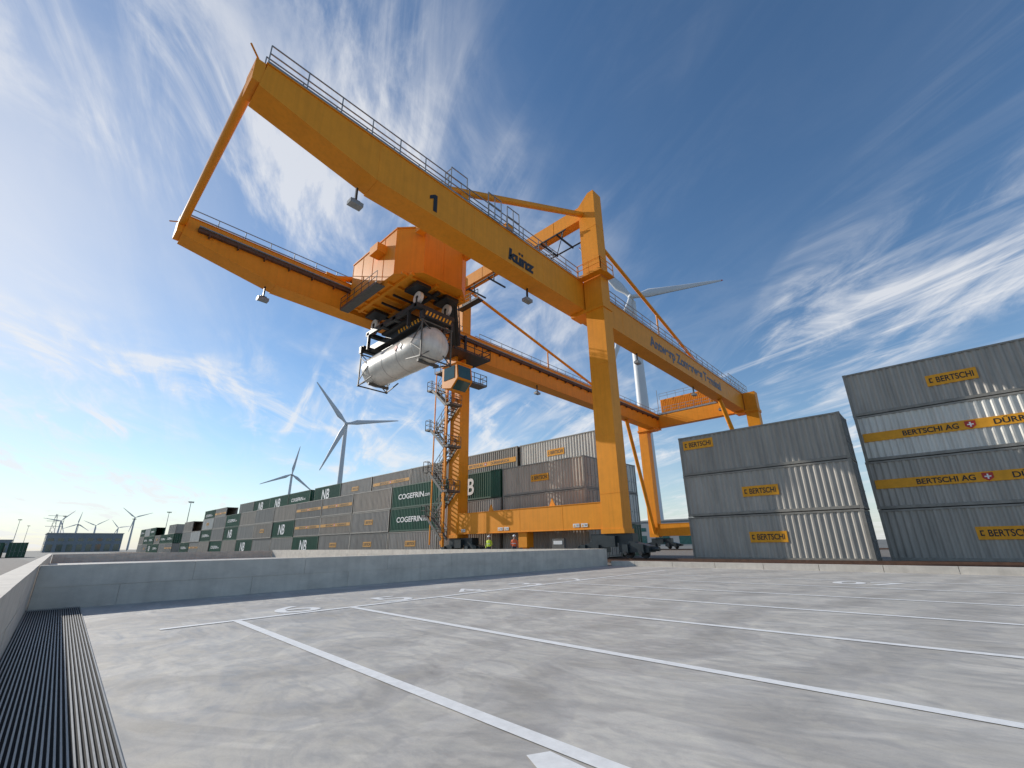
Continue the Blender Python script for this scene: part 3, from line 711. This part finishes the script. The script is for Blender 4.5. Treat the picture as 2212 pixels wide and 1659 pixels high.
# ---------------------------------------------------------------- people
def person(x,y,yaw,vest,lab):
    e=empty("person",(x,y,.006),lab,"person")
    pts=[(0,0,.95),(0,0,1.12),(0,0,1.34),(0,0,1.48),(0,.02,1.56),(0,.03,1.68),(0,.02,1.76),
         (.10,0,.90),(.12,.03,.50),(.11,0,.09),(.11,.16,.04),
         (-.10,0,.90),(-.13,-.02,.50),(-.14,-.05,.09),(-.14,.10,.04),
         (.19,0,1.42),(.25,-.02,1.14),(.22,.14,.92),(.21,.20,.84),
         (-.19,0,1.42),(-.26,-.02,1.14),(-.2,.16,1.02),(-.14,.24,1.0)]
    ed=[(0,1),(1,2),(2,3),(3,4),(4,5),(5,6),(0,7),(7,8),(8,9),(9,10),(0,11),(11,12),(12,13),(13,14),(2,15),(15,16),(16,17),(17,18),(2,19),(19,20),(20,21),(21,22)]
    rad=[.15,.14,.17,.08,.065,.10,.07,.10,.075,.05,.045,.10,.075,.05,.045,.07,.05,.038,.04,.07,.05,.038,.04]
    me=bpy.data.meshes.new("person_body"); me.from_pydata(pts,ed,[]); o=bpy.data.objects.new("tmp",me); COL.objects.link(o)
    sk=o.modifiers.new("s","SKIN"); 
    for i,v in enumerate(me.skin_vertices[0].data): v.radius=(rad[i],rad[i]*.8); v.use_root=(i==0)
    o.modifiers.new("d","SUBSURF").levels=1
    bpy.context.view_layer.update()
    m2=bpy.data.meshes.new_from_object(o.evaluated_get(bpy.context.evaluated_depsgraph_get())); bpy.data.objects.remove(o)
    for m in(M_SKIN,M_TR,vest): m2.materials.append(m)
    for p in m2.polygons:
        z=p.center.z; p.material_index=0 if z>1.5 else (1 if z<.98 and abs(p.center.x)<.19 else 2); p.use_smooth=True
        if z<.9 and abs(p.center.x)>.17 and z>.7: p.material_index=0
    bd=bpy.data.objects.new("body",m2); COL.objects.link(bd); bd.parent=e
    b=B(); b.lathe((0,.02,1.70),(0,.02,1.9),[(0,.125),(.02,.12),(.08,.105),(.13,.06),(.15,.002)],14); b.box(-.09,.1,1.70,.09,.2,1.715)
    h=b.obj("helmet",M_WH,None,origin=(0,0,0)); h.parent=e
    for ya in (.128,-.14):
        b=B(); b.box(-.175,ya,1.18,.175,ya+.012,1.23)
        h=b.obj("reflective_band",M_WL,None,origin=(0,0,0)); h.parent=e
    e.rotation_euler=(0,0,yaw)
person(25.2,26.2,1.8,M_HV,"person in yellow hi-vis clothing standing beside crane sill")
person(25.3,23.6,-1.2,M_HO,"person in orange hi-vis vest standing beside crane track")

# ---------------------------------------------------------------- light, sky, camera
sd=Vector((-.22,.87,.42)).normalized()
el=math.asin(sd.z); az=math.atan2(sd.x,sd.y)
su=bpy.data.lights.new("sun","SUN"); su.energy=4.5; su.angle=math.radians(.5); su.color=(1,.95,.87)
so=bpy.data.objects.new("sun",su); COL.objects.link(so); so.rotation_euler=sd.to_track_quat('Z','Y').to_euler()
w=bpy.data.worlds.new("World"); S.world=w; w.use_nodes=True; nt=w.node_tree;N=nt.nodes;L=nt.links
bg=N["Background"]; bg.inputs["Strength"].default_value=.14
sky=N.new("ShaderNodeTexSky"); sky.sky_type='NISHITA'; sky.sun_disc=False; sky.sun_elevation=el; sky.sun_rotation=az; sky.air_density=1.0; sky.dust_density=.05; sky.ozone_density=1.9
tc=N.new("ShaderNodeTexCoord"); sx=N.new("ShaderNodeSeparateXYZ"); L.new(tc.outputs["Generated"],sx.inputs[0])
def math_(op,a,b_=None,c=None,clamp=False):
    n=N.new("ShaderNodeMath"); n.operation=op; n.use_clamp=clamp
    for i,v in enumerate((a,b_,c)):
        if v is None: continue
        if isinstance(v,(int,float)): n.inputs[i].default_value=v
        else: L.new(v,n.inputs[i])
    return n.outputs[0]
def smooth(v,lo,hi,a=0,b_=1):
    r=N.new("ShaderNodeMapRange"); r.interpolation_type='SMOOTHSTEP'
    for k_,x_ in (("From Min",lo),("From Max",hi),("To Min",a),("To Max",b_)): r.inputs[k_].default_value=x_
    L.new(v,r.inputs["Value"]); return r.outputs[0]
def mixc(f,a,b_):
    mx=N.new("ShaderNodeMix"); mx.data_type='RGBA'; L.new(f,mx.inputs["Factor"]); L.new(a,mx.inputs["A"])
    if isinstance(b_,tuple): mx.inputs["B"].default_value=(*b_,1)
    else: L.new(b_,mx.inputs["B"])
    return mx.outputs["Result"]
Zc=math_('MAXIMUM',sx.outputs["Z"],0)
hsv=N.new("ShaderNodeHueSaturation"); hsv.inputs["Saturation"].default_value=1.14; L.new(sky.outputs[0],hsv.inputs["Color"])
haze=math_('MULTIPLY',math_('POWER',math_('SUBTRACT',1,Zc),9),.78)
base=mixc(haze,hsv.outputs[0],(3.9,4.35,4.9))
dt=N.new("ShaderNodeVectorMath"); dt.operation='DOT_PRODUCT'; L.new(tc.outputs["Generated"],dt.inputs[0]); dt.inputs[1].default_value=sd
glow=math_('MULTIPLY',math_('POWER',math_('MAXIMUM',dt.outputs["Value"],0),20),.6)
base=mixc(glow,base,(6.5,6.4,6.3))
zz=math_('ADD',Zc,.12)
u=math_('DIVIDE',sx.outputs["X"],zz); v=math_('DIVIDE',sx.outputs["Y"],zz)
cx=N.new("ShaderNodeCombineXYZ"); L.new(u,cx.inputs[0]); L.new(v,cx.inputs[1])
def cloud(rot,scale,nscale,lo,hi,seed,dist=.6,detail=9,rough=.62):
    m1=N.new("ShaderNodeMapping"); m1.inputs["Rotation"].default_value=(0,0,rot); L.new(cx.outputs[0],m1.inputs[0])
    m2=N.new("ShaderNodeMapping"); m2.inputs["Scale"].default_value=scale; m2.inputs["Location"].default_value=(seed,seed*.7,0); L.new(m1.outputs[0],m2.inputs[0])
    n=N.new("ShaderNodeTexNoise"); n.inputs["Scale"].default_value=nscale; n.inputs["Detail"].default_value=detail; n.inputs["Roughness"].default_value=rough; n.inputs["Distortion"].default_value=dist
    L.new(m2.outputs[0],n.inputs["Vector"])
    return smooth(n.outputs["Fac"],lo,hi)
c1=cloud(-1.0,(.65,1.3,1),2.2,.43,.74,3.1,dist=1.0,rough=.64)
c2=cloud(-1.25,(.35,1.9,1),2.4,.45,.77,11.7,dist=1.2,rough=.62)
mk=cloud(-.8,(.7,1.1,1),1.15,.40,.60,5.3,detail=4)
veil=cloud(-1.0,(.6,1,1),1.1,.38,.8,8.8,detail=8)
left=smooth(sx.outputs["Y"],.25,.70)
low=math_('MULTIPLY',smooth(Zc,.34,.60,1,0),.8)
cov=math_('MAXIMUM',math_('MAXIMUM',left,low),.10)
a=math_('MULTIPLY',math_('ADD',c1,math_('MULTIPLY',c2,.9)),math_('ADD',math_('MULTIPLY',mk,.95),.16))
a=math_('MULTIPLY',a,cov)
a=math_('ADD',a,math_('MULTIPLY',math_('MULTIPLY',veil,left),.3))
a=math_('MULTIPLY',a,.9,None,True)
a=math_('MINIMUM',a,.76)
fin=mixc(a,base,(6.2,6.25,6.4))
L.new(fin,bg.inputs["Color"])
cd=bpy.data.cameras.new("camera"); co=bpy.data.objects.new("camera",cd); COL.objects.link(co); S.camera=co
r=Vector((.6877,-.7255,-.0128)).normalized(); up=Vector((-.2237,-.2287,.9473)); up=(up-r*up.dot(r)).normalized(); bk=r.cross(up)
mt=Matrix((r,up,bk)).transposed().to_4x4(); mt.translation=(0,0,H); co.matrix_world=mt
cd.sensor_width=36; cd.lens=36*951/2212; cd.shift_x=.00136; cd.shift_y=.0115; cd.clip_start=.05; cd.clip_end=20000
